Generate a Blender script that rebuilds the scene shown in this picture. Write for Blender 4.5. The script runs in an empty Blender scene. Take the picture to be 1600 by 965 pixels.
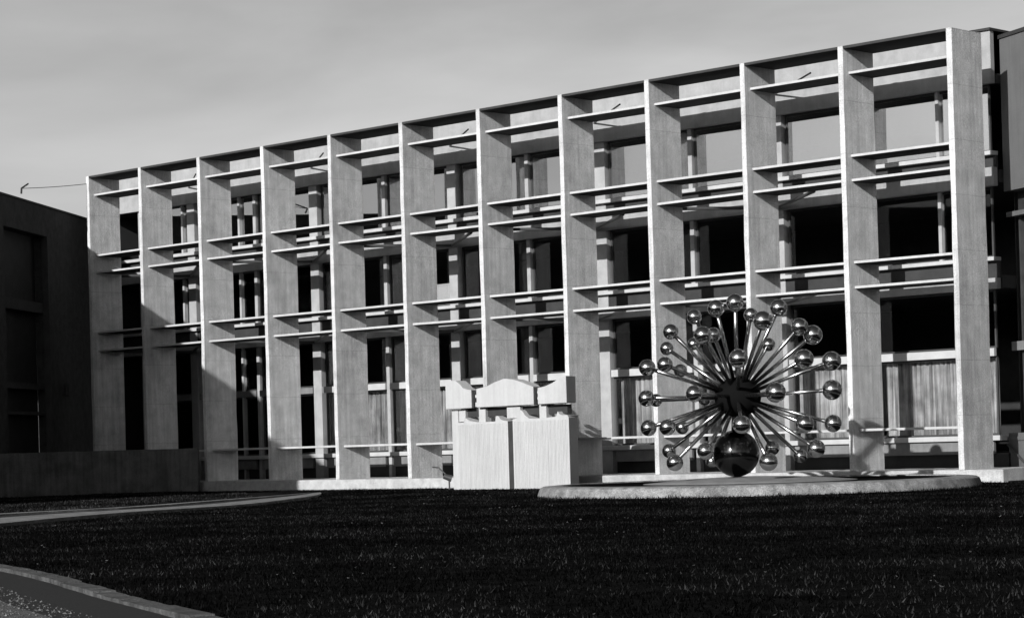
import bpy, bmesh, math, random
import numpy as np
from mathutils import Matrix, Vector

random.seed(7)
rng = np.random.default_rng(7)
scene = bpy.context.scene
COL = scene.collection

# ------------------------------------------------------------------ camera
cam = bpy.data.cameras.new('camera')
camo = bpy.data.objects.new('camera', cam)
COL.objects.link(camo)
R = [[0.715878, 0.026014, 0.697741], [0.697659, 0.013593, -0.716301], [-0.028118, 0.999569, -0.008418]]
m = Matrix([R[0] + [82.7465], R[1] + [-58.8586], R[2] + [1.0473], [0, 0, 0, 1]])
camo.matrix_world = m
cam.sensor_width = 36
cam.lens = 81.5235
cam.shift_y = 0.11556
cam.clip_start = 0.5
cam.clip_end = 3000
scene.camera = camo

# ------------------------------------------------------------------ light
SUN = Vector((0.23, -1.0, 0.37)).normalized()      # towards the sun
elev = math.asin(SUN.z)
azim = math.atan2(SUN.x, SUN.y)
scene.view_settings.view_transform = 'Standard'
scene.view_settings.look = 'None'
scene.view_settings.exposure = 0.55
scene.view_settings.gamma = 1
scene.view_settings.use_curve_mapping = False
world = bpy.data.worlds.new('World')
scene.world = world
world.use_nodes = True
wn, wl = world.node_tree.nodes, world.node_tree.links
for n in list(wn):
    wn.remove(n)
sky = wn.new('ShaderNodeTexSky')
sky.sky_type = 'NISHITA'
sky.sun_disc = False
sky.sun_elevation = elev
sky.sun_rotation = azim
sky.dust_density = 2.0
bw = wn.new('ShaderNodeRGBToBW')
tc = wn.new('ShaderNodeTexCoord')
mp = wn.new('ShaderNodeMapping')
mp.inputs['Scale'].default_value = (1.2, 1.2, 5.0)
nz = wn.new('ShaderNodeTexNoise')
nz.inputs['Scale'].default_value = 3.2
nz.inputs['Detail'].default_value = 6
nz.inputs['Distortion'].default_value = 0.4
mr = wn.new('ShaderNodeMapRange')
mr.inputs['From Min'].default_value = 0.3
mr.inputs['From Max'].default_value = 0.7
mr.inputs['To Min'].default_value = 0.80
mr.inputs['To Max'].default_value = 1.18
mu = wn.new('ShaderNodeMath')
mu.operation = 'MULTIPLY'
bg = wn.new('ShaderNodeBackground')
bg.inputs['Strength'].default_value = 0.10
wo = wn.new('ShaderNodeOutputWorld')
wl.new(sky.outputs[0], bw.inputs[0])
wl.new(tc.outputs['Generated'], mp.inputs[0])
wl.new(mp.outputs[0], nz.inputs['Vector'])
wl.new(nz.outputs['Fac'], mr.inputs[0])
wl.new(bw.outputs[0], mu.inputs[0])
wl.new(mr.outputs[0], mu.inputs[1])
sx = wn.new('ShaderNodeSeparateXYZ')
hz = wn.new('ShaderNodeMapRange')                  # bright haze low over the horizon, deeper sky overhead
hz.interpolation_type = 'SMOOTHSTEP'
hz.inputs['From Min'].default_value = 0.12
hz.inputs['From Max'].default_value = 0.42
hz.inputs['To Min'].default_value = 0.88
hz.inputs['To Max'].default_value = 0.34
mu2 = wn.new('ShaderNodeMath')
mu2.operation = 'MULTIPLY'
wl.new(tc.outputs['Generated'], sx.inputs[0])
wl.new(sx.outputs['Z'], hz.inputs[0])
wl.new(mu.outputs[0], mu2.inputs[0])
wl.new(hz.outputs[0], mu2.inputs[1])
wl.new(mu2.outputs[0], bg.inputs[0])
wl.new(bg.outputs[0], wo.inputs[0])

sl = bpy.data.lights.new('sun', 'SUN')
sl.energy = 4.4
sl.angle = math.radians(0.5)
sl.color = (1.0, 1.0, 1.0)
so = bpy.data.objects.new('sun', sl)
COL.objects.link(so)
so.rotation_euler = SUN.to_track_quat('Z', 'Y').to_euler()
so.location = (60, -80, 60)

# ------------------------------------------------------------------ materials
def material(name, a, b=None, rough=0.85, scale=2.0, streak=0.0, speck=0.0, bump=0.0, bscale=20.0,
             metal=0.0, spec=0.3, form=0.0, stain=0.0, rand=0.0):
    """grey procedural surface: mottling between albedo a and b, vertical streaks, specks and bump"""
    if b is None:
        b = a
    mt = bpy.data.materials.new(name)
    mt.use_nodes = True
    nt = mt.node_tree
    N, Lk = nt.nodes, nt.links
    p = N['Principled BSDF']
    p.inputs['Roughness'].default_value = rough
    p.inputs['Metallic'].default_value = metal
    p.inputs['Specular IOR Level'].default_value = spec
    tcn = N.new('ShaderNodeTexCoord')
    oi = N.new('ShaderNodeObjectInfo')
    add = N.new('ShaderNodeVectorMath')
    add.operation = 'ADD'
    sc = N.new('ShaderNodeVectorMath')
    sc.operation = 'SCALE'
    sc.inputs[0].default_value = (13.0, 7.0, 29.0)
    Lk.new(oi.outputs['Random'], sc.inputs['Scale'])
    Lk.new(tcn.outputs['Object'], add.inputs[0])
    Lk.new(sc.outputs[0], add.inputs[1])

    def noise(s, detail=5, vscale=(1, 1, 1), rough_=0.6):
        mpn = N.new('ShaderNodeMapping')
        mpn.inputs['Scale'].default_value = vscale
        nn = N.new('ShaderNodeTexNoise')
        nn.inputs['Scale'].default_value = s
        nn.inputs['Detail'].default_value = detail
        nn.inputs['Roughness'].default_value = rough_
        Lk.new(add.outputs[0], mpn.inputs[0])
        Lk.new(mpn.outputs[0], nn.inputs['Vector'])
        return nn.outputs['Fac']

    def ramp(src, f0, f1, t0, t1):
        r = N.new('ShaderNodeMapRange')
        r.inputs['From Min'].default_value = f0
        r.inputs['From Max'].default_value = f1
        r.inputs['To Min'].default_value = t0
        r.inputs['To Max'].default_value = t1
        Lk.new(src, r.inputs[0])
        return r.outputs[0]

    def mul(x, y):
        q = N.new('ShaderNodeMath')
        q.operation = 'MULTIPLY'
        Lk.new(x, q.inputs[0])
        Lk.new(y, q.inputs[1])
        return q.outputs[0]
    v = ramp(noise(scale, 8), 0.3, 0.7, a, b)
    if streak:
        v = mul(v, ramp(noise(5.0, 4, (1.6, 1.6, 0.07)), 0.3, 0.7, 1 - streak, 1 + streak))
    if speck:
        v = mul(v, ramp(noise(38.0, 3), 0.35, 0.65, 1 - speck, 1 + speck))
    if stain:
        v = mul(v, ramp(noise(0.8, 6, (1, 1, 0.35)), 0.52, 0.72, 1.0, 1 - stain))
    if rand:
        v = mul(v, ramp(oi.outputs['Random'], 0, 1, 1 - rand, 1 + rand))
    if form:                                    # marks left by the shuttering boards
        wv = N.new('ShaderNodeTexWave')
        wv.bands_direction = 'DIAGONAL'
        wv.wave_profile = 'SAW'
        wv.inputs['Scale'].default_value = 2.0
        mpn = N.new('ShaderNodeMapping')
        mpn.inputs['Scale'].default_value = (1, 1, 0.0)
        Lk.new(add.outputs[0], mpn.inputs[0])
        Lk.new(mpn.outputs[0], wv.inputs['Vector'])
        v = mul(v, ramp(wv.outputs['Fac'], 0.0, 0.08, 1 - form, 1.0))
    Lk.new(v, p.inputs['Base Color'])
    if bump:
        bn = N.new('ShaderNodeBump')
        bn.inputs['Strength'].default_value = bump
        bn.inputs['Distance'].default_value = 0.02
        Lk.new(noise(bscale, 6), bn.inputs['Height'])
        Lk.new(bn.outputs[0], p.inputs['Normal'])
    return mt

M = {}
M['concrete'] = material('board_marked_concrete', 0.38, 0.54, streak=0.16, speck=0.24, bump=0.9, stain=0.3, form=0.06, rand=0.07)
def fin_extra(mt):
    nt = mt.node_tree
    N, Lk = nt.nodes, nt.links
    p = N['Principled BSDF']
    src = p.inputs['Base Color'].links[0].from_socket
    t = N.new('ShaderNodeTexCoord')
    sp_ = N.new('ShaderNodeSeparateXYZ')
    Lk.new(t.outputs['Object'], sp_.inputs[0])
    n = N.new('ShaderNodeTexNoise')
    n.inputs['Scale'].default_value = 3.0
    Lk.new(t.outputs['Object'], n.inputs['Vector'])
    ad = N.new('ShaderNodeMath')
    ad.operation = 'MULTIPLY_ADD'
    ad.inputs[1].default_value = 0.05
    Lk.new(n.outputs['Fac'], ad.inputs[0])
    Lk.new(sp_.outputs['Z'], ad.inputs[2])
    fr = N.new('ShaderNodeMath')
    fr.operation = 'PINGPONG'
    fr.inputs[1].default_value = 0.5 * 13.18 / 8
    Lk.new(ad.outputs[0], fr.inputs[0])
    r = N.new('ShaderNodeMapRange')
    r.inputs['From Max'].default_value = 0.018
    r.inputs['To Min'].default_value = 0.72
    r.inputs['To Max'].default_value = 1.0
    Lk.new(fr.outputs[0], r.inputs[0])
    q = N.new('ShaderNodeMath')
    q.operation = 'MULTIPLY'
    Lk.new(src, q.inputs[0])
    Lk.new(r.outputs[0], q.inputs[1])
    Lk.new(q.outputs[0], p.inputs['Base Color'])


fin_extra(M['concrete'])
M['slab_shade'] = material('shade_painted_slab', 0.012, 0.03, speck=0.15, bump=0.3, rand=0.1)  # black shade of the undersides is put into the base colour
M['shelf'] = material('sunshade_concrete', 0.34, 0.44, streak=0.0, speck=0.12, bump=0.4, rand=0.06)
M['plinth'] = material('plinth_concrete', 0.28, 0.42, scale=4.0, speck=0.2, bump=0.6, stain=0.35)
M['spandrel'] = material('spandrel_plaster', 0.22, 0.30, streak=0.05, speck=0.05, stain=0.1)
M['column'] = material('column_plaster', 0.24, 0.33, speck=0.05)
M['frame_dark'] = material('dark_steel_frame', 0.03, 0.05, rough=0.5)
M['panel_dark'] = material('dark_panel', 0.02, 0.035, rough=0.7)
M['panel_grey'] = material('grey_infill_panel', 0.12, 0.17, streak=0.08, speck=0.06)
M['transom'] = material('painted_transom', 0.32, 0.40, speck=0.04)
M['blind'] = material('roller_blind', 0.35, 0.42, streak=0.03, speck=0.03, scale=0.8)
M['curtain'] = material('curtain_cloth', 0.11, 0.32, scale=1.2, streak=0.75, speck=0.03)
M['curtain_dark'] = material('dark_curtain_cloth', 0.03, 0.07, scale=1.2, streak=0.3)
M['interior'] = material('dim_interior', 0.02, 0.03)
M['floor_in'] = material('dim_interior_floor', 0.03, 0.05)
M['white'] = material('white_cast_concrete', 0.35, 0.38, scale=1.5, speck=0.07, bump=0.4, streak=0.07, stain=0.06, bscale=40)
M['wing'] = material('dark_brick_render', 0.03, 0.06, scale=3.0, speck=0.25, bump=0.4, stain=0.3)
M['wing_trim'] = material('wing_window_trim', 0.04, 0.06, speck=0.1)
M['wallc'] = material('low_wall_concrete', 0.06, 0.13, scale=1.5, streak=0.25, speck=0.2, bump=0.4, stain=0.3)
M['rwall'] = material('right_wall_render', 0.085, 0.105, scale=1.0, streak=0.08, speck=0.07)
M['stone'] = material('basin_stone', 0.10, 0.28, scale=3.5, speck=0.38, bump=1.0, stain=0.5)
M['mound'] = material('mound_stone', 0.13, 0.2, scale=2.0, speck=0.12, bump=0.4, stain=0.2)
M['kerb'] = material('kerb_stone', 0.025, 0.10, scale=3.5, speck=0.35, bump=0.9, stain=0.55)
M['kerb_pale'] = material('pale_kerb_stone', 0.10, 0.24, scale=2.5, speck=0.25, bump=0.7, stain=0.4)
M['path'] = material('gravel_path', 0.04, 0.12, scale=7.0, speck=0.5, bump=0.8, bscale=50)
M['gravel'] = material('loose_gravel', 0.03, 0.16, scale=14, speck=0.4)
M['asphalt'] = material('asphalt', 0.008, 0.014, scale=5.0, speck=0.3, bump=0.5)
M['earth'] = material('dark_earth', 0.003, 0.010, spec=0.0, scale=2.0, speck=0.5, bump=0.8)
M['ground'] = material('ground_soil', 0.006, 0.02, spec=0.0, scale=1.4, speck=0.5, bump=0.8)
M['steel'] = material('black_painted_steel', 0.03, 0.05, rough=0.4)
M['leaf'] = material('pale_dead_leaf', 0.03, 0.09, scale=8)
M['wood_far'] = material('far_tree_foliage', 0.006, 0.012, scale=0.4)
M['basin_dark'] = material('dark_basin_floor', 0.003, 0.008, spec=0.0, scale=8, speck=0.4)


def chrome():
    mt = bpy.data.materials.new('polished_metal')
    mt.use_nodes = True
    N, Lk = mt.node_tree.nodes, mt.node_tree.links
    p = N['Principled BSDF']
    p.inputs['Metallic'].default_value = 1.0
    p.inputs['Base Color'].default_value = (0.55, 0.55, 0.55, 1)
    t = N.new('ShaderNodeTexNoise')
    t.inputs['Scale'].default_value = 9
    t.inputs['Detail'].default_value = 4
    r = N.new('ShaderNodeMapRange')
    r.inputs['To Min'].default_value = 0.10
    r.inputs['To Max'].default_value = 0.24
    Lk.new(t.outputs['Fac'], r.inputs[0])
    Lk.new(r.outputs[0], p.inputs['Roughness'])
    return mt


M['chrome'] = chrome()


def darkmetal():
    mt = bpy.data.materials.new('dark_burnished_metal')
    mt.use_nodes = True
    p = mt.node_tree.nodes['Principled BSDF']
    p.inputs['Metallic'].default_value = 0.0
    p.inputs['Specular IOR Level'].default_value = 0.0
    p.inputs['Base Color'].default_value = (0.006, 0.006, 0.006, 1)
    p.inputs['Roughness'].default_value = 0.6
    return mt


M['darkmetal'] = darkmetal()
M['rodmetal'] = M['chrome'].copy()
M['rodmetal'].name = 'rod_metal'
M['basemetal'] = M['chrome'].copy()
M['basemetal'].name = 'tarnished_metal'
M['basemetal'].node_tree.nodes['Principled BSDF'].inputs['Base Color'].default_value = (0.06, 0.06, 0.06, 1)
M['rodmetal'].node_tree.nodes['Principled BSDF'].inputs['Base Color'].default_value = (0.38, 0.38, 0.38, 1)
M['rodmetal'].node_tree.nodes['Map Range'].inputs['To Min'].default_value = 0.2
M['rodmetal'].node_tree.nodes['Map Range'].inputs['To Max'].default_value = 0.3


def glass(name, refl, ior=1.5):
    mt = bpy.data.materials.new(name)
    mt.use_nodes = True
    N, Lk = mt.node_tree.nodes, mt.node_tree.links
    N.remove(N['Principled BSDF'])
    out = N['Material Output']
    tr = N.new('ShaderNodeBsdfTransparent')
    tr.inputs[0].default_value = (0.93, 0.93, 0.93, 1)
    gl = N.new('ShaderNodeBsdfGlossy')
    gl.inputs['Roughness'].default_value = 0.02
    fr = N.new('ShaderNodeFresnel')
    fr.inputs['IOR'].default_value = ior
    mx = N.new('ShaderNodeMixShader')
    mr_ = N.new('ShaderNodeMapRange')           # mirror-coated glass
    mr_.inputs['To Min'].default_value = refl
    mr_.inputs['To Max'].default_value = 1.0
    Lk.new(fr.outputs[0], mr_.inputs[0])
    Lk.new(mr_.outputs[0], mx.inputs[0])
    Lk.new(tr.outputs[0], mx.inputs[1])
    Lk.new(gl.outputs[0], mx.inputs[2])
    Lk.new(mx.outputs[0], out.inputs[0])
    return mt


M['glass'] = glass('clear_window_glass', 0.0, 1.33)
M['glass_top'] = glass('mirror_coated_glass', 0.62)


def grass_mat(name, lo, hi):
    mt = bpy.data.materials.new(name)
    mt.use_nodes = True
    N, Lk = mt.node_tree.nodes, mt.node_tree.links
    p = N['Principled BSDF']
    p.inputs['Roughness'].default_value = 0.75
    p.inputs['Specular IOR Level'].default_value = 0.0
    g = N.new('ShaderNodeNewGeometry')
    n = N.new('ShaderNodeTexNoise')
    n.inputs['Scale'].default_value = 0.33
    n.inputs['Detail'].default_value = 9
    n.inputs['Roughness'].default_value = 0.68
    t = N.new('ShaderNodeTexCoord')
    Lk.new(t.outputs['Object'], n.inputs['Vector'])
    r = N.new('ShaderNodeMapRange')
    r.inputs['From Min'].default_value = 0.45
    r.inputs['From Max'].default_value = 0.75
    r.inputs['To Min'].default_value = 0.35
    r.inputs['To Max'].default_value = 3.2
    Lk.new(n.outputs['Fac'], r.inputs[0])
    pw = N.new('ShaderNodeMath')
    pw.operation = 'POWER'
    pw.inputs[1].default_value = 5.0
    Lk.new(g.outputs['Random Per Island'], pw.inputs[0])
    r2 = N.new('ShaderNodeMapRange')
    r2.inputs['To Min'].default_value = lo
    r2.inputs['To Max'].default_value = hi
    Lk.new(pw.outputs[0], r2.inputs[0])
    q = N.new('ShaderNodeMath')
    q.operation = 'MULTIPLY'
    Lk.new(r.outputs[0], q.inputs[0])
    Lk.new(r2.outputs[0], q.inputs[1])
    Lk.new(q.outputs[0], p.inputs['Base Color'])
    return mt


M['grass'] = grass_mat('lawn_grass', 0.0015, 0.024)
M['cover'] = grass_mat('ground_cover', 0.006, 0.05)


# ------------------------------------------------------------------ mesh helpers
class MB:
    def __init__(self):
        self.bm = bmesh.new()

    def box(self, x0, x1, y0, y1, z0, z1, bev=0.0, mat=None):
        b2 = bmesh.new()
        bmesh.ops.create_cube(b2, size=1)
        for v in b2.verts:
            v.co = Vector(((x0 + x1) / 2 + v.co.x * (x1 - x0), (y0 + y1) / 2 + v.co.y * (y1 - y0), (z0 + z1) / 2 + v.co.z * (z1 - z0)))
        if bev:
            bmesh.ops.bevel(b2, geom=list(b2.edges), offset=bev, segments=1, affect='EDGES')
        if mat is not None:
            b2.transform(mat)
        self._merge(b2)
        return self

    def _merge(self, b2):
        me = bpy.data.meshes.new('tmp')
        b2.to_mesh(me)
        b2.free()
        self.bm.from_mesh(me)
        bpy.data.meshes.remove(me)

    def prism(self, pts, y0, y1, bev=0.0, tap=0.0):
        """polygon given in x,z extruded from y0 to y1"""
        b2 = bmesh.new()
        a = [b2.verts.new((x, y0, z)) for x, z in pts]
        xm = max(p[0] for p in pts)
        b = [b2.verts.new((x - (tap if x == xm else 0), y1, z)) for x, z in pts]
        n = len(pts)
        b2.faces.new(a)
        b2.faces.new(b[::-1])
        for i in range(n):
            b2.faces.new((a[i], b[i], b[(i + 1) % n], a[(i + 1) % n])[::-1])
        bmesh.ops.recalc_face_normals(b2, faces=b2.faces)
        if bev:
            bmesh.ops.bevel(b2, geom=list(b2.edges), offset=bev, segments=1, affect='EDGES')
        self._merge(b2)
        return self

    def tube(self, pts, r, n=10, r1=None):
        pts = [Vector(p) for p in pts]
        rings = []
        for i, p in enumerate(pts):
            d = (pts[min(i + 1, len(pts) - 1)] - pts[max(i - 1, 0)]).normalized()
            u = d.orthogonal().normalized() if i == 0 else (u - d * u.dot(d)).normalized()
            w = d.cross(u)
            rr = r if r1 is None else r + (r1 - r) * i / (len(pts) - 1)
            rings.append([self.bm.verts.new(p + (u * math.cos(t) + w * math.sin(t)) * rr) for t in [2 * math.pi * k / n for k in range(n)]])
        for A, B in zip(rings, rings[1:]):
            for k in range(n):
                self.bm.faces.new((A[k], A[(k + 1) % n], B[(k + 1) % n], B[k]))
        self.bm.faces.new(rings[0][::-1])
        self.bm.faces.new(rings[-1])
        return self

    def sphere(self, c, r, seg=24, sq=1.0):
        b2 = bmesh.new()
        bmesh.ops.create_uvsphere(b2, u_segments=seg, v_segments=seg // 2 + 2, radius=r)
        for v in b2.verts:
            v.co = Vector((v.co.x + c[0], v.co.y + c[1], v.co.z * sq + c[2]))
        self._merge(b2)
        return self

    def lathe(self, prof, c=(0, 0, 0), n=64):
        rings = []
        for r, z in prof:
            if r < 1e-5:
                rings.append([self.bm.verts.new((c[0], c[1], c[2] + z))])
            else:
                rings.append([self.bm.verts.new((c[0] + r * math.cos(2 * math.pi * k / n), c[1] + r * math.sin(2 * math.pi * k / n), c[2] + z)) for k in range(n)])
        for A, B in zip(rings, rings[1:]):
            for k in range(n):
                q = []
                for v in (A[k % len(A)], A[(k + 1) % len(A)], B[(k + 1) % len(B)], B[k % len(B)]):
                    if v not in q:
                        q.append(v)
                if len(q) > 2:
                    self.bm.faces.new(q)
        bmesh.ops.recalc_face_normals(self.bm, faces=self.bm.faces)
        return self

    def mesh(self, name, mat, smooth=False):
        me = bpy.data.meshes.new(name)
        self.bm.to_mesh(me)
        self.bm.free()
        me.materials.append(mat)
        if smooth:
            me.polygons.foreach_set('use_smooth', [True] * len(me.polygons))
        return me

    def build(self, name, mat, parent=None, loc=None, smooth=False):
        """vertices are in world coordinates unless loc is given"""
        return put(name, self.mesh(name, mat, smooth), parent, loc)


def wloc(o):
    v = Vector(o.location)
    while o.parent:
        o = o.parent
        v = v + Vector(o.location)
    return v


def put(name, me, parent=None, loc=None, rotz=0.0):
    o = bpy.data.objects.new(name, me)
    COL.objects.link(o)
    w = Vector(loc) if loc is not None else Vector((0, 0, 0))
    if parent is not None:
        o.parent = parent
        o.location = w - wloc(parent)
    else:
        o.location = w
    o.rotation_euler = (0, 0, rotz)
    return o


def root(name, loc):
    o = bpy.data.objects.new(name, None)
    COL.objects.link(o)
    o.location = loc
    o.empty_display_size = 0.5
    return o


def tag(o, label=None, cat=None, group=None, kind=None):
    if label:
        o['label'] = label
    if cat:
        o['category'] = cat
    if group:
        o['group'] = group
    if kind:
        o['kind'] = kind
    return o


G = -0.38                                          # level of the ground

# ------------------------------------------------------------------ ground, paths
def sheet(name, pts, z, mat, thick=0.0, kind='structure'):
    bm_ = bmesh.new()
    vs = [bm_.verts.new((x, y, z)) for x, y in pts]
    f = bm_.faces.new(vs)
    if f.normal.z < 0 or sum(pts[i][0] * pts[(i + 1) % len(pts)][1] - pts[(i + 1) % len(pts)][0] * pts[i][1] for i in range(len(pts))) < 0:
        bmesh.ops.reverse_faces(bm_, faces=[f])
    if thick:
        r = bmesh.ops.extrude_face_region(bm_, geom=[f])
        for v in r['geom']:
            if isinstance(v, bmesh.types.BMVert):
                v.co.z -= thick
        bmesh.ops.recalc_face_normals(bm_, faces=bm_.faces)
    me = bpy.data.meshes.new(name)
    bm_.to_mesh(me)
    bm_.free()
    me.materials.append(mat)
    o = put(name, me)
    if kind:
        tag(o, kind=kind)
    return o


sheet('ground', [(-900, -900), (900, -900), (900, 900), (-900, 900)], G - 0.02, M['ground'])

# lawn between the two paths
lawn_pts = [(11, -1.4), (16, -3.2), (20.5, -6.0), (24.5, -8.6), (28.7, -12.3), (33.2, -18.3), (35.6, -24.4), (40.2, -31.2),
            (46, -36.8), (51, -39.6), (55.4, -41.0), (63.1, -44.5), (66.6, -46.1), (78, -51.5), (100, -60), (120, -40),
            (100, -20), (62, 6.5), (50, 3.0), (46.2, -0.6), (20, -0.55)]


def smooth_line(pts, n=6):
    P = [Vector((p[0], p[1], 0)) for p in pts]
    out = []
    for i in range(len(P) - 1):
        p0, p1, p2, p3 = P[max(i - 1, 0)], P[i], P[i + 1], P[min(i + 2, len(P) - 1)]
        for k in range(n):
            t = k / n
            out.append(0.5 * ((2 * p1) + (p2 - p0) * t + (2 * p0 - 5 * p1 + 4 * p2 - p3) * t * t + (3 * p1 - p0 - 3 * p2 + p3) * t ** 3))
    out.append(P[-1])
    return [(v.x, v.y) for v in out]


def inside(x, y, poly):
    c = np.zeros(len(x), bool)
    n = len(poly)
    for i in range(n):
        x0, y0 = poly[i]
        x1, y1 = poly[(i + 1) % n]
        if y0 == y1:
            continue
        hit = ((y0 > y) != (y1 > y)) & (x < (x1 - x0) * (y - y0) / (y1 - y0) + x0)
        c ^= hit
    return c


sheet('lawn', lawn_pts, G, M['earth'])


def ribbon(name, line, w0, w1, z0, z1, mat, kind='structure', taper=None, stones=False):
    """strip along line; w0..w1 = offsets to the right of travel; a solid with top at z1"""
    P = [Vector((p[0], p[1], 0)) for p in line]
    bm_ = bmesh.new()
    rings = []
    for i, p in enumerate(P):
        d = (P[min(i + 1, len(P) - 1)] - P[max(i - 1, 0)]).normalized()
        nr = Vector((d.y, -d.x, 0))
        j = random.uniform(-0.012, 0.012)
        tp = 1.0 if taper is None else taper + (1 - taper) * min(1.0, i / (len(P) * 0.75))
        a, b = p + nr * (w0 * tp + j), p + nr * (w1 * tp + j)
        rings.append([bm_.verts.new((a.x, a.y, z0)), bm_.verts.new((a.x, a.y, z1)), bm_.verts.new((b.x, b.y, z1)), bm_.verts.new((b.x, b.y, z0))])
    if stones:                                   # kerb stones laid end to end with open joints
        co = [[v.co.copy() for v in r] for r in rings]
        bm_.clear()
        for A, B in zip(co, co[1:]):
            n = max(1, round((B[0] - A[0]).length / 0.9))
            for k in range(n):
                t0, t1 = (k + 0.012) / n, (k + 0.988) / n
                h = random.uniform(-0.012, 0.008)
                u0 = [bm_.verts.new(a.lerp(b, t0) + Vector((0, 0, h if q in (1, 2) else 0))) for q, (a, b) in enumerate(zip(A, B))]
                u1 = [bm_.verts.new(a.lerp(b, t1) + Vector((0, 0, h if q in (1, 2) else 0))) for q, (a, b) in enumerate(zip(A, B))]
                for q in range(4):
                    bm_.faces.new((u0[q], u0[(q + 1) % 4], u1[(q + 1) % 4], u1[q]))
                bm_.faces.new(u0)
                bm_.faces.new(u1[::-1])
    else:
        for A, B in zip(rings, rings[1:]):
            for k in range(4):
                bm_.faces.new((A[k], A[(k + 1) % 4], B[(k + 1) % 4], B[k]))
        bm_.faces.new(rings[0])
        bm_.faces.new(rings[-1][::-1])
    bmesh.ops.recalc_face_normals(bm_, faces=bm_.faces)
    me = bpy.data.meshes.new(name)
    bm_.to_mesh(me)
    bm_.free()
    me.materials.append(mat)
    o = put(name, me)
    if kind:
        tag(o, kind=kind)
    return o


far_edge = smooth_line([(22.5, -6.5), (25.2, -8.9), (28.5, -12.6), (32.9, -18.5), (35.3, -24.6), (39.8, -31.4), (45, -37.5), (52, -43), (60, -49)], 8)
# bordering strip beside the lawn, a gutter behind it and the far kerb
ribbon('kerb', far_edge, 0.0, 3.0, G - 0.2, G + 0.06, M['kerb_pale'], taper=0.04)
ribbon('path', far_edge, 3.0, 6.2, G - 0.2, G + 0.012, M['asphalt'], taper=0.04)
ribbon('kerb', far_edge, 6.2, 7.3, G - 0.2, G + 0.06, M['kerb_pale'], taper=0.04)
near_edge = smooth_line([(47, -37.0), (51.2, -39.7), (55.4, -41.0), (59.2, -42.6), (63.1, -44.5), (66.6, -46.1), (72, -48.7), (80, -52.5), (92, -58)], 8)
ribbon('kerb', near_edge, 0.0, 0.24, G - 0.2, G + 0.03, M['kerb'], stones=True)
ribbon('gutter', near_edge, 0.26, 1.25, G - 0.3, G - 0.012, M['asphalt'])
ribbon('path', near_edge, 1.25, 9.5, G - 0.3, G + 0.004, M['path'])

# ------------------------------------------------------------------ office building with its sun screen
FX = [0.22, 3.92, 7.88, 11.94, 15.94, 19.96, 24.02, 28.06, 32.03, 36.10, 39.99, 43.97]
T, D, H = 0.19, 1.61, 13.18
SHELF = [12.42, 9.83, 9.08, 6.51, 5.73, 1.30]
bld = root('office_building', (22, 2, G))
tag(bld, 'long three storey office building with white concrete fins and thin shelves across its front', 'building')

def fin_mesh(seed):
    r = random.Random(seed)
    mb = MB()
    # cast in four lifts, the edges wander by a few millimetres
    b2 = bmesh.new()
    zs = [0.0] + [H * (k + 1) / 14 for k in range(14)]
    rings = []
    for z in zs:
        e = [r.uniform(-0.009, 0.009) for _ in range(6)]
        q = [(0 + e[0], 0 + e[1]), (T + e[2], 0 + e[1]), (T + e[2], D + e[3]), (e[0], D + e[3])]
        rings.append([b2.verts.new((x, y, z)) for x, y in q])
    for A, B in zip(rings, rings[1:]):
        for k in range(4):
            b2.faces.new((A[k], A[(k + 1) % 4], B[(k + 1) % 4], B[k]))
    b2.faces.new(rings[0][::-1])
    b2.faces.new(rings[-1])
    bmesh.ops.recalc_face_normals(b2, faces=b2.faces)
    ed = [e for e in b2.edges if abs((e.verts[0].co - e.verts[1].co).normalized().z) > 0.9]
    bmesh.ops.bevel(b2, geom=ed, offset=0.014, segments=1, affect='EDGES')
    mb._merge(b2)
    return mb


for i, x in enumerate(FX):
    put('fin', fin_mesh(i).mesh('fin', M['concrete']), bld, (x, 0, 0))

for i in range(11):
    x0, x1 = FX[i] + T + 0.003, FX[i + 1] - 0.003
    for k, z in enumerate(SHELF):
        r = random.Random(i * 10 + k)
        mb = MB()
        dz0, dz1 = r.uniform(-0.012, 0.012), r.uniform(-0.012, 0.012)
        b2 = bmesh.new()
        bmesh.ops.create_cube(b2, size=1)
        for v in b2.verts:
            t = v.co.x + 0.5
            zz = (dz0 * (1 - t) + dz1 * t)
            v.co = Vector((v.co.x * (x1 - x0), 0.312 + (v.co.y + 0.5) * (D - 0.03 - 0.312), (v.co.z - 0.5) * 0.078 + zz))
        b3 = b2.copy()
        for v in b3.verts:
            v.co.y = 0.28 if v.co.y < 0.5 else 0.31
        bmesh.ops.bevel(b3, geom=list(b3.edges), offset=0.006, segments=1, affect='EDGES')
        mb._merge(b2)
        sh = put('shelf', mb.mesh('shelf', M['slab_shade']), bld, ((x0 + x1) / 2, 0, z))
        mb = MB()
        mb._merge(b3)
        put('front_edge', mb.mesh('front_edge', M['shelf']), sh, ((x0 + x1) / 2, 0, z))  # added pale strip keeps the sunlit front bright beside the darkened body
    # roof plate of the screen, one slab for each bay
    mb = MB().box(-(x1 - x0) / 2, (x1 - x0) / 2, 0.035, D, -0.06, 0, 0.006)
    fl = random.Random(i)
    MB().box(x0, x1, 0.012, 0.032, H - 0.078, H + 0.004).build('roof_flashing', M['panel_dark'], bld)
    put('roof_plate', mb.mesh('roof_plate', M['slab_shade']), bld, ((x0 + x1) / 2, 0, H - 0.012))

MB().box(7.85, 44.4, -0.32, 3.55, G - 0.2, -0.004, 0.02).build('plinth', M['plinth'], bld)
MB().box(44.403, 45.7, -0.32, -0.02, G - 0.2, -0.004, 0.015).build('plinth', M['plinth'], bld)
MB().box(-3.5, 7.84, -0.1, 3.55, G - 0.2, -0.004, 0.02).build('plinth', M['plinth'], bld)

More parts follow.
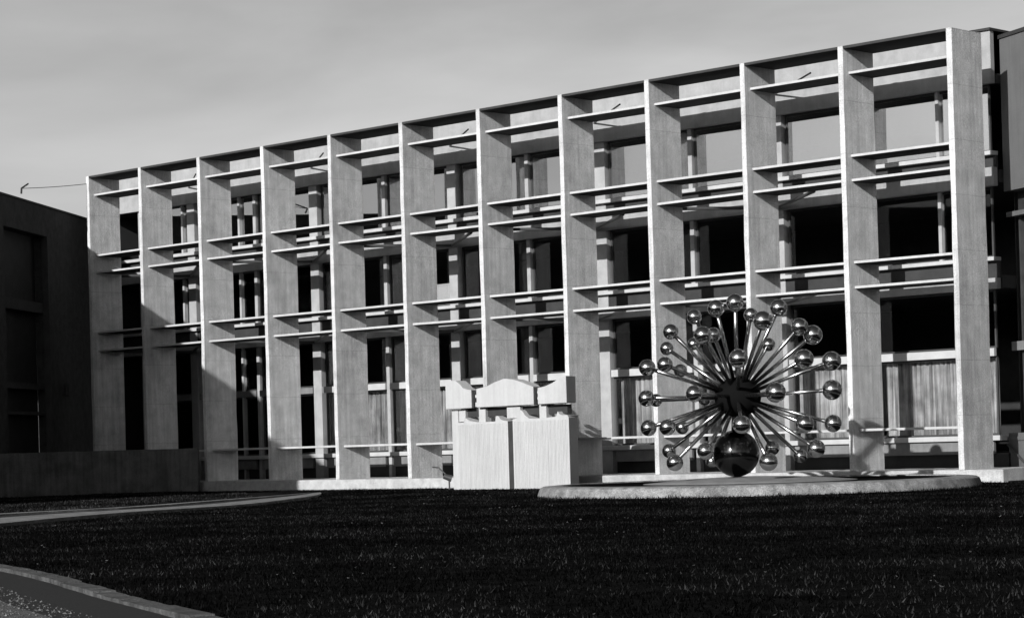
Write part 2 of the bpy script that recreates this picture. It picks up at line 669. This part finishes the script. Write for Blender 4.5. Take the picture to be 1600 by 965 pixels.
# main wall behind the screen
XL, XR = -3.6, 43.22
for (z0, z1, y) in ((11.98, 13.62, 3.58), (8.78, 9.36, 3.58), (5.56, 5.90, 3.58)):
    MB().box(XL, XR, y, 3.80, z0, z1, 0.01).build('spandrel', M['spandrel'], bld)
MB().box(XL, XR + 0.05, 3.50, 12.0, 13.623, 13.70).build('roof_coping', M['panel_dark'], bld)
for z0, z1 in ((9.74, 9.87), (6.44, 6.56)):
    MB().box(XL, XR, 3.50, 3.86, z0, z1, 0.008).build('sill', M['transom'], bld)
MB().box(XL, XR, 3.60, 3.90, 0.83, 0.99, 0.01).build('sill', M['transom'], bld)
for z0, z1 in ((9.363, 9.737), (5.903, 6.437)):
    MB().box(XL, XR, 3.74, 3.84, z0, z1).build('dark_panel', M['panel_dark'], bld)
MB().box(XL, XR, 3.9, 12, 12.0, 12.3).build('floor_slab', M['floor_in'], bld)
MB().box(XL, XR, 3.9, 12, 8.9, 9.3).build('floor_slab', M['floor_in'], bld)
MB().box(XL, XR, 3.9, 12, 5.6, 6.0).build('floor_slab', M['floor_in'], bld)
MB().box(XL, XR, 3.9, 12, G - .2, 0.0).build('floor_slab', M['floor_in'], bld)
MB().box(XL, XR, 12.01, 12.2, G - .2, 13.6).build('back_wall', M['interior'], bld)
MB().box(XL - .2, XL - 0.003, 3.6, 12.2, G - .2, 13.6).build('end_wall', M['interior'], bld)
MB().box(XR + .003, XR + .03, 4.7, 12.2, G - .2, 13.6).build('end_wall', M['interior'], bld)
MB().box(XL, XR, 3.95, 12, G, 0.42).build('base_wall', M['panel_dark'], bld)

SUP = [-1.1, 2.65, 6.9, 10.75, 14.95, 18.9, 22.85, 26.4, 30.8, 34.62, 38.35, 43.08]
for k, x in enumerate(SUP):
    if k % 2 and k < 11:                                # broad pier
        w = 0.25 if k != 7 else 0.44
        MB().box(x - w, x + w, 3.70, 4.0, 0.0, 11.975, 0.01).build('pier', M['column'], bld)
    elif k < 11:
        MB().box(x - 0.09, x + 0.09, 3.76, 3.98, 0.0, 11.975, 0.008).build('mullion', M['column'], bld)
for x, z0 in ((5.85, 0.0), (41.05, 5.95), (1.95, 5.95), (12.9, 5.95)):
    MB().box(x - 0.06, x + 0.06, 3.77, 3.97, z0, 11.975, 0.005).build('mullion', M['column'], bld)
# lower grey panels and the transom of the ground floor
for k in range(11):
    a = SUP[k] + (0.31 if k % 2 else 0.12)
    b = SUP[k + 1] - (0.12 if k % 2 or k == 10 else 0.31)
    if k == 6:
        b -= 0.17
    if k == 7:
        a += 0.17
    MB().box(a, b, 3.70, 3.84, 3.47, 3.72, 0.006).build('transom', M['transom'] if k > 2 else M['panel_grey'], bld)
    MB().box(a + .12, b - .12, 3.72, 3.84, 0.41, 0.826, 0.006).build('infill_panel', M['panel_grey'], bld)


def window(x0, x1, z0, z1, pieces, curtain=None, divs=(), pane=None):
    fw = 0.06
    mb = MB()
    mb.box(x0, x0 + fw, 3.88, 3.96, z0, z1)
    mb.box(x1 - fw, x1, 3.88, 3.96, z0, z1)
    mb.box(x0 + fw, x1 - fw, 3.88, 3.96, z0, z0 + fw)
    mb.box(x0 + fw, x1 - fw, 3.88, 3.96, z1 - fw, z1)
    for xd in divs:
        mb.box(xd - 0.03, xd + 0.03, 3.885, 3.955, z0 + fw, z1 - fw)
    w = mb.build('window', M['frame_dark'], bld)
    MB().box(x0 + fw, x1 - fw, 3.912, 3.922, z0 + fw, z1 - fw).build('pane', pane or M['glass'], w)
    for (a, b, za, zb) in pieces:
        mb = MB()
        mb.box(a, b, 4.02, 4.03, za, zb)
        mb.box(a, b, 4.0, 4.05, za - 0.03, za)
        mb.box(a, b, 4.0, 4.07, zb, zb + 0.06)
        mb.build('blind', M['blind'], w)
    if curtain:
        bm_ = bmesh.new()
        n = int((x1 - x0) / 0.03)
        prev = None
        r = random.Random(int(x0 * 100))
        ph, fq = r.uniform(0, 6), r.uniform(26, 34)
        gap = r.uniform(0.35, 0.65)
        for q in range(n + 1):
            x = x0 + 0.07 + (x1 - x0 - 0.14) * q / n
            y = 4.14 + 0.065 * math.sin(fq * x + ph + 1.5 * math.sin(2.3 * x)) + 0.02 * math.sin(41 * x)
            cur = (bm_.verts.new((x, y, z0 + 0.02)), bm_.verts.new((x, y * 0.5 + 2.06, z1 - 0.04)))
            if prev:
                bm_.faces.new((prev[0], cur[0], cur[1], prev[1]))
            prev = cur
        me = bpy.data.meshes.new('curtain')
        bm_.to_mesh(me)
        bm_.free()
        me.materials.append(curtain)
        me.polygons.foreach_set('use_smooth', [True] * len(me.polygons))
        put('curtain', me, w)
    return w


TOP = {}
MID = {2: [(9.2, 10.3, 6.62, 8.3)], 4: [(17.6, 18.4, 6.62, 7.4)]}
for k in range(11):
    a = SUP[k] + (0.32 if k % 2 else 0.13)
    b = SUP[k + 1] - (0.13 if k % 2 or k == 10 else 0.32)
    if k == 6:
        b -= 0.17
    if k == 7:
        a += 0.17
    window(a, b, 9.88, 11.97, TOP.get(k, []), pane=M['glass_top'])
    window(a, b, 6.57, 8.77, MID.get(k, []))
    window(a, b, 3.73, 5.55, [])
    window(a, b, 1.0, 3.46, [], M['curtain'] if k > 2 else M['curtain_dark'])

# struts that tie the screen back to the piers
for k in (1, 3, 5, 7, 9):
    x = SUP[k]
    for z, r_ in ((12.80, 0.03), (8.98, 0.06), (5.68, 0.06)):
        for dx in (-3.1, 3.1):
            if z > 12 and dx < 0:
                continue
            xe = x + dx
            MB().tube([(x + 0.1, 3.58, z - 0.12), (xe, 1.63, z + 0.03)], r_, 8).build('brace', M['steel'], bld)

# ------------------------------------------------------------------ left wing
def frame(px, py, ang, z=0):
    return Matrix.Translation((px, py, z)) @ Matrix.Rotation(ang, 4, 'Z')


P0 = Vector((1.07, -4.9, 0))
u = Vector((-0.598, 0.801, 0))
ang = math.atan2(u.y, u.x)
FM = frame(P0.x, P0.y, ang)                     # local x = along the wall away from the camera, local y = into the building
wing = root('building_wing', (P0.x, P0.y, G))
tag(wing, 'dark shaded building wing at the left edge with deep window openings', 'building')


def wbox(mb, s0, s1, d0, d1, z0, z1, bev=0.0):
    return mb.box(s0, s1, d0, d1, z0, z1, bev, FM)


# the wing's windows repeat every seven metres
opens = [(-28.4, -22.8), (-21.2, -15.6), (-14.0, -8.4), (-6.9, -1.3), (0.3, 5.8)]
mb = MB()
edge = -34.0
for a, b in opens:
    wbox(mb, edge, a, 0.0, 0.6, G - .2, 12.07)
    wbox(mb, a, b, 0.0, 0.6, 10.8, 12.07)
    wbox(mb, a, b, 0.0, 0.6, G - .2, 1.2)
    edge = b
wbox(mb, edge, 12.5, 0.0, 0.6, G - .2, 12.07)
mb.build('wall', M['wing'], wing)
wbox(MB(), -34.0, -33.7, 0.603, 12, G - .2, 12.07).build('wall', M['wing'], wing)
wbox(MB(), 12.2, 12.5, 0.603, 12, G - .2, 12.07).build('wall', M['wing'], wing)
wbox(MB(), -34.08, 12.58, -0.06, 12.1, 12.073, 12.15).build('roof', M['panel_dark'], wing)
for a, b in opens:
    mb = MB()
    wbox(mb, a, b, 0.25, 0.6, 7.45, 7.9)
    wbox(mb, a, b, 0.25, 0.6, 4.1, 4.35)
    wbox(mb, a, b, 0.25, 0.6, 3.0, 3.15)
    wbox(mb, a, a + 0.08, 0.26, 0.59, 1.2, 10.8)
    w = mb.build('window', M['wing_trim'], wing)
    mb = MB()
    wbox(mb, b - 0.1, b + 0.02, -0.03, 0.24, 1.2, 10.8)
    mb.build('jamb', M['wing_trim'], w)
    wbox(MB(), a, b, 0.62, 0.64, 1.2, 10.8).build('pane', M['panel_dark'], w)
# small lamp on the wing wall
mb = MB()
wbox(mb, 7.7, 8.0, -0.16, -0.002, 3.85, 4.45, 0.02)
mb.build('wall_box', M['wing_trim'], wing)

# ------------------------------------------------------------------ low wall at the foot of the wing
lw = root('boundary_wall', (6, -2, G))
tag(lw, 'low dark concrete wall in shade covering the feet of the two leftmost fins', 'wall')
pl = [(8.45, -0.85), (6.5, -3.1), (4.6, -6.3), (10.5, -16.0)]
pl = [(8.45, -0.75), (6.0, -2.6), (4.2, -5.2), (4.4, -8.2), (9.5, -15.5)]
line = smooth_line([(8.45, -0.75), (7.2, -1.6), (5.6, -3.2), (4.3, -5.4), (4.4, -8.2), (9.5, -15.5)], 6)
P = [Vector((p[0], p[1], 0)) for p in line]
bm_ = bmesh.new()
rings = []
for i, p in enumerate(P):
    d = (P[min(i + 1, len(P) - 1)] - P[max(i - 1, 0)]).normalized()
    nr = Vector((d.y, -d.x, 0)) * 0.13
    a, b = p + nr, p - nr
    zt = 1.36 + random.uniform(-0.01, 0.01)
    rings.append([bm_.verts.new((a.x, a.y, G - .2)), bm_.verts.new((a.x, a.y, zt)), bm_.verts.new((b.x, b.y, zt)), bm_.verts.new((b.x, b.y, G - .2))])
for A, B in zip(rings, rings[1:]):
    for k in range(4):
        bm_.faces.new((A[k], A[(k + 1) % 4], B[(k + 1) % 4], B[k]))
bm_.faces.new(rings[0])
bm_.faces.new(rings[-1][::-1])
bmesh.ops.recalc_face_normals(bm_, faces=bm_.faces)
me = bpy.data.meshes.new('wall_body')
bm_.to_mesh(me)
bm_.free()
me.materials.append(M['wallc'])
put('wall_body', me, lw)
ribbon_ = None

# ------------------------------------------------------------------ wing at the right edge
Q0 = Vector((43.46, 3.94, 0))
uq = Vector((0.90, -0.44, 0)).normalized()
FM = frame(Q0.x, Q0.y, math.atan2(uq.y, uq.x))
rw = root('building_wing', (Q0.x, Q0.y, G))
tag(rw, 'plain grey building wing at the right edge with a blank upper wall over dark glazing', 'building')
wbox(MB(), -0.2, 16, 0, 8, 8.6, 13.38).build('upper_wall', M['rwall'], rw)
wbox(MB(), -0.22, 16.1, -0.05, 8.1, 13.383, 13.50).build('roof_coping', M['panel_dark'], rw)
wbox(MB(), -0.2, 16, 0.5, 8, 7.95, 8.597).build('dark_fascia', M['panel_dark'], rw)
wbox(MB(), -0.2, 16, 0.06, 0.6, 7.80, 7.946).build('ledge', M['rwall'], rw)
wbox(MB(), -0.2, 16, 0.8, 8, G - .2, 7.797).build('recessed_wall', M['panel_dark'], rw)
wbox(MB(), -0.2, 16, 0.12, 0.3, 3.62, 3.90).build('transom', M['panel_grey'], rw)
for s in (0.15, 4.4, 8.4, 12.4):
    wbox(MB(), s - 0.05, s + 0.05, 0.31, 0.45, G, 7.79).build('mullion', M['frame_dark'], rw)
mb = MB()
wbox(mb, -0.35, 1.6, 0.0, 0.1, -0.12, 1.05, 0.01)
wbox(mb, -0.35, 1.6, -0.04, 0.11, 0.82, 0.94)
mb.build('parapet_panel', M['rwall'], rw)
MB().tube([FM @ Vector((-0.3, -0.08, 0.7)), FM @ Vector((0.7, -0.08, 0.1))], 0.04, 8).build('handrail', M['steel'], rw)

# ------------------------------------------------------------------ overhead cable
cb = MB()
a, b = Vector((0.24, 0.1, 12.88)), Vector((1.15, -3.9, 12.35))
pts = [a.lerp(b, t / 12) - Vector((0, 0, 0.03 * math.sin(math.pi * t / 12))) for t in range(13)]
cb.tube(pts, 0.014, 6)
c_ = root('overhead_cable', tuple(b))
tag(c_, 'thin dark cable stretched from the dark wing roof up to the leftmost fin', 'cable')
cb.build('cable', M['steel'], c_)
cb = MB()
cb.tube([(1.15, -3.9, 12.36), (1.05, -3.85, 12.15)], 0.04, 6)
cb.tube([(1.15, -3.9, 12.36), (0.75, -3.3, 12.62)], 0.035, 6)
cb.build('bracket', M['steel'], c_)

# ------------------------------------------------------------------ white concrete sculpture
YS = -2.45
scu = root('concrete_sculpture', (27.6, YS + 0.25, G))
tag(scu, 'white cast concrete abstract sculpture of two square slabs carrying three notched blocks', 'sculpture')
def ribs(mb, x0, x1, zt):
    x = x0
    while x < x1:
        w = random.uniform(0.026, 0.036)
        mb.box(x, x + w, YS - random.uniform(0.008, 0.014), YS + 0.01, G - 0.1, zt - random.uniform(0.0, 0.03))
        x += 0.062
    return mb


MB().box(27.603, 27.817, YS + 0.03, YS + 0.44, G - .15, 1.9).build('slit_shade', M['panel_dark'], scu)  # added dark strip that paints the shade in the slit between the slabs
MB().box(25.46, 30.18, YS + 0.22, YS + 0.44, 2.12, 2.425).build('hollow_shade', M['panel_dark'], scu)  # added dark box, stands in for shade in the gaps under the blocks
low_l = [(25.12, G - .15), (27.6, G - .15), (27.6, 1.93), (27.42, 1.95), (27.25, 2.00), (27.15, 2.12), (27.02, 2.12), (27.0, 1.94), (26.5, 1.93), (26.1, 1.94), (25.75, 1.99), (25.5, 2.12), (25.47, 1.95), (25.12, 1.94)]
low_r = [(27.82, G - .15), (30.43, G - .15), (30.43, 1.97), (30.36, 2.06), (30.12, 2.06), (30.0, 2.1), (29.93, 2.2), (29.85, 2.02), (29.0, 1.98), (28.6, 1.99), (28.42, 2.1), (28.3, 2.24), (28.2, 2.3), (28.05, 2.02), (27.82, 1.99)]
ribs(MB().prism(low_l, YS, YS + 0.62, 0.015, 0.17), 25.2, 27.55, 1.88).build('lower_slab', M['white'], scu)
ribs(MB().prism(low_r, YS, YS + 0.62, 0.015, 0.17), 27.9, 30.38, 1.92).build('lower_slab', M['white'], scu)
MB().box(24.78, 25.10, YS + 0.10, YS + 0.42, G - .15, 2.40, 0.012).build('side_post', M['white'], scu)
MB().box(25.12, 25.44, YS + 0.12, YS + 0.40, 1.97, 2.40, 0.01).build('post', M['white'], scu)
MB().box(26.12, 26.44, YS + 0.1, YS + 0.40, 1.90, 2.44, 0.01).build('post', M['white'], scu)
MB().box(27.52, 28.15, YS + 0.05, YS + 0.2, 2.02, 2.44, 0.01).build('post', M['white'], scu)
MB().box(29.0, 29.32, YS + 0.1, YS + 0.40, 1.95, 2.44, 0.01).build('post', M['white'], scu)
MB().prism([(24.70, 2.42), (25.98, 2.43), (25.98, 3.05), (25.75, 3.08), (25.55, 3.14), (25.42, 3.27), (25.2, 3.40), (24.70, 3.42)], YS - 0.1, YS + 0.42, 0.015, 0.16).build('upper_block', M['white'], scu)
MB().prism([(26.22, 2.435), (28.94, 2.45), (28.94, 3.05), (28.7, 3.12), (28.4, 3.22), (28.0, 3.33), (27.55, 3.38), (27.1, 3.27), (26.7, 3.14), (26.22, 3.08)], YS - 0.1, YS + 0.42, 0.015, 0.16).build('upper_block', M['white'], scu)
MB().prism([(29.13, 2.45), (30.45, 2.46), (30.45, 3.36), (30.1, 3.27), (29.8, 3.14), (29.45, 3.04), (29.13, 3.0)], YS - 0.1, YS + 0.58, 0.015, 0.19).build('upper_block', M['white'], scu)
MB().box(25.99, 26.21, YS + 0.08, YS + 0.3, 2.47, 2.62).box(25.99, 26.21, YS + 0.08, YS + 0.3, 2.78, 2.88).build('spacer', M['white'], scu)
MB().box(28.95, 29.12, YS + 0.08, YS + 0.3, 2.62, 2.70).box(28.95, 29.12, YS + 0.08, YS + 0.3, 2.82, 2.9).build('spacer', M['white'], scu)

# small lamp on the ground at its foot
sp = root('ground_spotlight', (24.5, -2.3, G))
tag(sp, 'small dark spotlight on a bent arm at the left foot of the white sculpture', 'spotlight')
MB().tube([(23.9, -2.5, 0.42), (24.15, -2.45, 0.40), (24.45, -2.4, 0.16), (24.6, -2.4, 0.05)], 0.025, 8).build('arm', M['steel'], sp)
MB().tube([(24.45, -2.5, 0.1), (24.65, -2.3, 0.0)], 0.09, 14, 0.12).build('lamp_head', M['steel'], sp)
MB().tube([(24.6, -2.38, 0.0), (24.6, -2.38, G - .05)], 0.03, 8).build('stake', M['steel'], sp)

# ------------------------------------------------------------------ round basin
BC = (42.15, -7.35, 0)
RB = 6.2
bas = root('fountain_basin', (BC[0], BC[1], G))
tag(bas, 'wide round stone fountain basin with a shallow mound in the middle', 'basin')
rim = MB()
rim.lathe([(RB + 0.04, G - .15), (RB + 0.0, G + 0.04), (RB - 0.08, -0.14), (RB - 0.16, -0.10), (RB - 0.4, -0.085), (RB - 0.68, -0.08), (RB - 0.7, -0.09), (RB - 0.72, -0.40)], BC, 128)
rim.build('rim', M['stone'], bas)
MB().lathe([(RB - 0.7, -0.40), (RB - 0.7, -0.115), (0.0, -0.115)], BC, 96).build('basin_floor', M['basin_dark'], bas)  # flat near-black floor filling the basin to just below the rim
MC = (41.95, -7.45, 0)
MB().lathe([(3.1, -0.2), (3.0, -0.11), (2.4, -0.06), (1.8, -0.015), (1.2, 0.015), (0.5, 0.035), (0.0, 0.04)], MC, 96).build('mound', M['mound'], bas, smooth=True)

# ------------------------------------------------------------------ dandelion sculpture
HUB = Vector((41.76, -7.64, 2.27))
BALLS = [[-0.62, -2.1, 1.84], [-2.44, -0.15, 1.49], [-1.24, -2.42, 0.87], [-0.37, -2.68, 0.92], [-1.12, -2.63, 0.02], [-2.85, -0.21, 0.01], [-1.21, -2.47, -0.8], [-0.3, -2.73, -0.8], [-2.66, 0.7, -0.79], [-2.46, -0.15, -1.46], [-0.54, -2.18, -1.78], [0.7, -2.35, -1.48], [1.78, -2.09, -0.79], [1.9, -1.12, -1.82], [-0.67, 2.37, -1.46], [2.41, 0.36, -1.5], [2.69, -0.49, -0.82], [2.56, 0.97, -0.82], [2.78, 0.67, 0.1], [2.47, -1.45, 0.05], [2.49, 1.08, 0.91], [2.67, -0.42, 0.95], [2.28, 0.53, 1.64], [2.18, 0.07, 1.86], [-0.66, 2.32, 1.54], [1.52, 0.02, 2.42], [1.75, -1.0, 2.03], [-0.61, 1.47, 2.38], [0.75, -0.94, 2.59], [0.46, -1.42, 2.44], [-1.61, 0.13, 2.36], [0.63, -2.23, 1.68], [-1.8, 1.21, 1.87], [1.71, -2.06, 0.99], [0.72, -2.77, 0.08], [-2.44, 1.5, 0.03], [-2.64, 0.67, 0.86], [-2.22, 0.8, 1.62], [-1.92, 1.13, -1.8], [0.43, 2.25, -1.71]]
RAD = [12, 11, 13, 12, 12.6, 10.5, 12.6, 12.6, 11, 11.5, 13, 12.5, 14, 14, 12, 14, 14, 13.5, 15.5, 15.5, 15, 15, 15, 13.5, 11, 13.5, 15, 11.5, 13.5, 13, 12, 13.5, 12, 14.5, 13, 11, 11, 10, 10.5, 11]
dan = root('starburst_sculpture', (HUB.x, HUB.y, 0.03))
tag(dan, 'spherical starburst sculpture of metal rods ending in polished balls, standing over the round basin', 'sculpture')
MB().sphere((HUB.x, HUB.y, HUB.z), 0.66, 32, 0.85).build('hub', M['darkmetal'], dan, smooth=True)
MB().sphere((41.69, -7.70, 0.69), 0.66, 48).build('base_sphere', M['basemetal'], dan, smooth=True)
MB().tube([(41.72, -7.67, 1.2), (HUB.x, HUB.y, HUB.z)], 0.16, 16).build('stem', M['darkmetal'], dan)
MB().tube([(41.69, -7.7, 0.1), (41.9, -8.25, -0.12)], 0.035, 8).build('drain_pipe', M['steel'], dan)
for bvec, rr in zip(BALLS, RAD):
    v = Vector(bvec)
    rod = MB().tube([HUB + v.normalized() * 0.6, HUB + v * 0.96], 0.054, 12).build('rod', M['rodmetal'], dan, smooth=True)
    c = HUB + v
    s = MB().sphere((0, 0, 0), rr / 55.5, 28).mesh('ball', M['chrome'], True)
    put('ball', s, rod, tuple(c))

# ------------------------------------------------------------------ grass
CI = camo.matrix_world.inverted()


def visible(x, y, z, margin=0.06):
    A = np.array(CI)
    p = np.stack([x, y, z, np.ones_like(x)]).T @ A.T
    d = -p[:, 2]
    sx = p[:, 0] / d * (cam.lens / 36)
    sy = p[:, 1] / d * (cam.lens / 36) - cam.shift_y
    return (d > 3) & (np.abs(sx) < 0.5 + margin) & (sy > -0.31 - margin)


def blades(name, poly, n, hmin, hmax, wid, mat, label, cat, clump=0.5, holes=(), box=None):
    xs, ys = [p[0] for p in poly], [p[1] for p in poly]
    x = rng.uniform(min(xs), max(xs), n)
    y = rng.uniform(min(ys), max(ys), n)
    k = inside(x, y, poly)
    x, y = x[k], y[k]
    for cx, cy, r in holes:
        k = (x - cx) ** 2 + (y - cy) ** 2 > r * r
        x, y = x[k], y[k]
    if box:
        for (x0, x1, y0, y1) in box:
            k = ~((x > x0) & (x < x1) & (y > y0) & (y < y1))
            x, y = x[k], y[k]
    z = np.full_like(x, G)
    k = visible(x, y, z)
    x, y, z = x[k], y[k], z[k]
    f = (np.sin(x * 1.7 + 1.3 * np.sin(y * 1.1)) * np.sin(y * 2.1 + 0.7 * np.sin(x * 2.3)) + 0.6 * np.sin(x * 5.1 + y * 3.3) * np.sin(y * 6.2 - x * 2.0)) * 0.5
    h = (hmin + (hmax - hmin) * rng.random(len(x)) ** 1.5) * (1 + clump * f)
    h = h * (1 + 1.6 * np.exp(-np.abs(np.hypot(x - BC[0], y - BC[1]) - RB) / 0.25) + 1.6 * np.exp(-np.abs(y + 0.4) / 0.3) * (rng.random(len(x)) > 0.4))
    a = rng.uniform(0, 2 * math.pi, len(x))
    w = wid * rng.uniform(0.6, 1.4, len(x))
    lx, ly = rng.normal(0, 0.5, len(x)) * h, rng.normal(0, 0.5, len(x)) * h
    V = np.empty((len(x) * 3, 3), np.float32)
    V[0::3] = np.stack([x - np.cos(a) * w, y - np.sin(a) * w, z - 0.01], 1)
    V[1::3] = np.stack([x + np.cos(a) * w, y + np.sin(a) * w, z - 0.01], 1)
    V[2::3] = np.stack([x + lx, y + ly, z + h], 1)
    me = bpy.data.meshes.new(name)
    N_ = len(x)
    me.vertices.add(N_ * 3)
    me.vertices.foreach_set('co', V.ravel())
    me.loops.add(N_ * 3)
    me.loops.foreach_set('vertex_index', np.arange(N_ * 3, dtype=np.int32))
    me.polygons.add(N_)
    me.polygons.foreach_set('loop_start', np.arange(0, N_ * 3, 3, dtype=np.int32))
    me.update()
    me.validate()
    me.materials.append(mat)
    o = put(name, me)
    tag(o, label, cat, kind='stuff')
    return o


hole = [(BC[0], BC[1], RB - 0.02)]
bx = [(24.7, 30.5, YS - 0.1, YS + 0.5), (-5, 45.75, -0.34, 5)]
blades('lawn_grass', lawn_pts, 1700000, 0.02, 0.055, 0.009, M['grass'], 'dark rough mown grass covering the foreground lawn', 'grass', 0.5, hole, bx)
strip = [(6, -1.2), (11, -1.5), (16, -4.5), (22, -9), (24.5, -13.5), (27, -20), (30, -30), (18, -30), (8, -16), (5.3, -8), (6, -4)]
blades('ground_cover', strip, 110000, 0.02, 0.07, 0.014, M['cover'], 'low scruffy ground cover between the far kerb and the low wall', 'ground cover', 0.7)


def litter(name, n, poly, mat):
    x = rng.uniform(22, 78, n)
    y = rng.uniform(-52, -2, n)
    f = np.sin(x * 0.9 + 2 * np.sin(y * 0.35)) * np.sin(y * 0.8 + 1.4 * np.sin(x * 0.5)) + rng.normal(0, 0.25, n)
    k = inside(x, y, poly) & (f > 0.62) & ((x - BC[0]) ** 2 + (y - BC[1]) ** 2 > 42)
    x, y = x[k], y[k]
    k = visible(x, y, np.full_like(x, G), 0.02)
    x, y = x[k], y[k]
    bm2 = bmesh.new()
    for px_, py_ in zip(x, y):
        r = random.uniform(0.010, 0.026)
        nrm = Vector((random.gauss(0, .5), random.gauss(0, .5), 1)).normalized()
        uu = nrm.orthogonal().normalized()
        ww = nrm.cross(uu)
        c = Vector((px_, py_, G + random.uniform(0.03, 0.075)))
        vs = [bm2.verts.new(c + (uu * math.cos(t) + ww * math.sin(t) * 0.6) * r * random.uniform(.7, 1.2) + nrm * 0.3 * r * math.cos(2 * t)) for t in (0, 1.05, 2.1, 3.14, 4.2, 5.2)]
        bm2.faces.new(vs)
    me = bpy.data.meshes.new(name)
    bm2.to_mesh(me)
    bm2.free()
    me.materials.append(mat)
    o = put(name, me)
    tag(o, 'small pale dead leaves scattered in the dark grass', 'fallen leaves', kind='stuff')


litter('fallen_leaves', 8000, lawn_pts, M['leaf'])

# loose stones on the near path
P_ = np.array(near_edge)
n_ = 26000
ii = rng.integers(0, len(P_) - 1, n_)
dd = P_[ii + 1] - P_[ii]
nn = np.stack([dd[:, 1], -dd[:, 0]], 1) / np.linalg.norm(dd, axis=1)[:, None]
qq = P_[ii] + dd * rng.random((n_, 1)) + nn * (0.9 + 7 * rng.random((n_, 1)))
kk = visible(qq[:, 0], qq[:, 1], np.full(n_, G), 0.02)
qq = qq[kk]
n_ = len(qq)
rr_ = (0.006 + 0.016 * rng.random(n_) ** 3)[:, None]
ctr = np.concatenate([qq, np.full((n_, 1), G + 0.006)], 1)
offs = [(1, 0, 0), (0, 1, 0), (-1, 0, 0), (0, -1, 0), (0, 0, 0.8), (0, 0, -0.5)]
V = np.stack([ctr + np.array(o_) * rr_ * rng.uniform(0.7, 1.3, (n_, 1)) for o_ in offs], 1).reshape(-1, 3)
F = []
for b_ in range(0, n_ * 6, 6):
    for q_ in range(4):
        F.append((b_ + q_, b_ + (q_ + 1) % 4, b_ + 4))
me = bpy.data.meshes.new('gravel')
me.from_pydata(V.tolist(), [], F)
me.materials.append(M['gravel'])
tag(put('gravel', me), 'loose grey gravel spread over the path at the lower left corner', 'gravel', kind='stuff')

# ------------------------------------------------------------------ woods across the grounds, seen only as reflections in glass and metal
bm2 = bmesh.new()
for k in range(150):
    t = math.radians(-178 + 176 * k / 149)
    rr = 230 + random.uniform(-12, 12)
    dg = math.degrees(t)
    hh = np.interp(dg, [-178, -146, -134, -124, -100, -2], [15, 17, 22, 27, 24, 22]) + random.uniform(-2, 2)
    c = Vector((30 + rr * math.cos(t), rr * math.sin(t), G + hh * 0.45))
    b3 = bmesh.new()
    bmesh.ops.create_icosphere(b3, subdivisions=3, radius=1)
    sd = random.uniform(0, 50)
    for v in b3.verts:
        q = v.co
        w = 1 + 0.16 * math.sin(5 * q.x + sd) * math.sin(6 * q.y + sd) + 0.1 * math.sin(13 * q.z + sd + 7 * q.x)
        v.co = Vector((q.x * 7.5 * w, q.y * 7.5 * w, q.z * hh * 0.55 * w)) + c
    me_ = bpy.data.meshes.new('t')
    b3.to_mesh(me_)
    b3.free()
    bm2.from_mesh(me_)
    bpy.data.meshes.remove(me_)
me = bpy.data.meshes.new('distant_woods')
bm2.to_mesh(me)
bm2.free()
me.materials.append(M['wood_far'])
tag(put('distant_woods', me), 'far belt of dark trees mirrored in the polished balls and the windows', 'woods', kind='stuff')
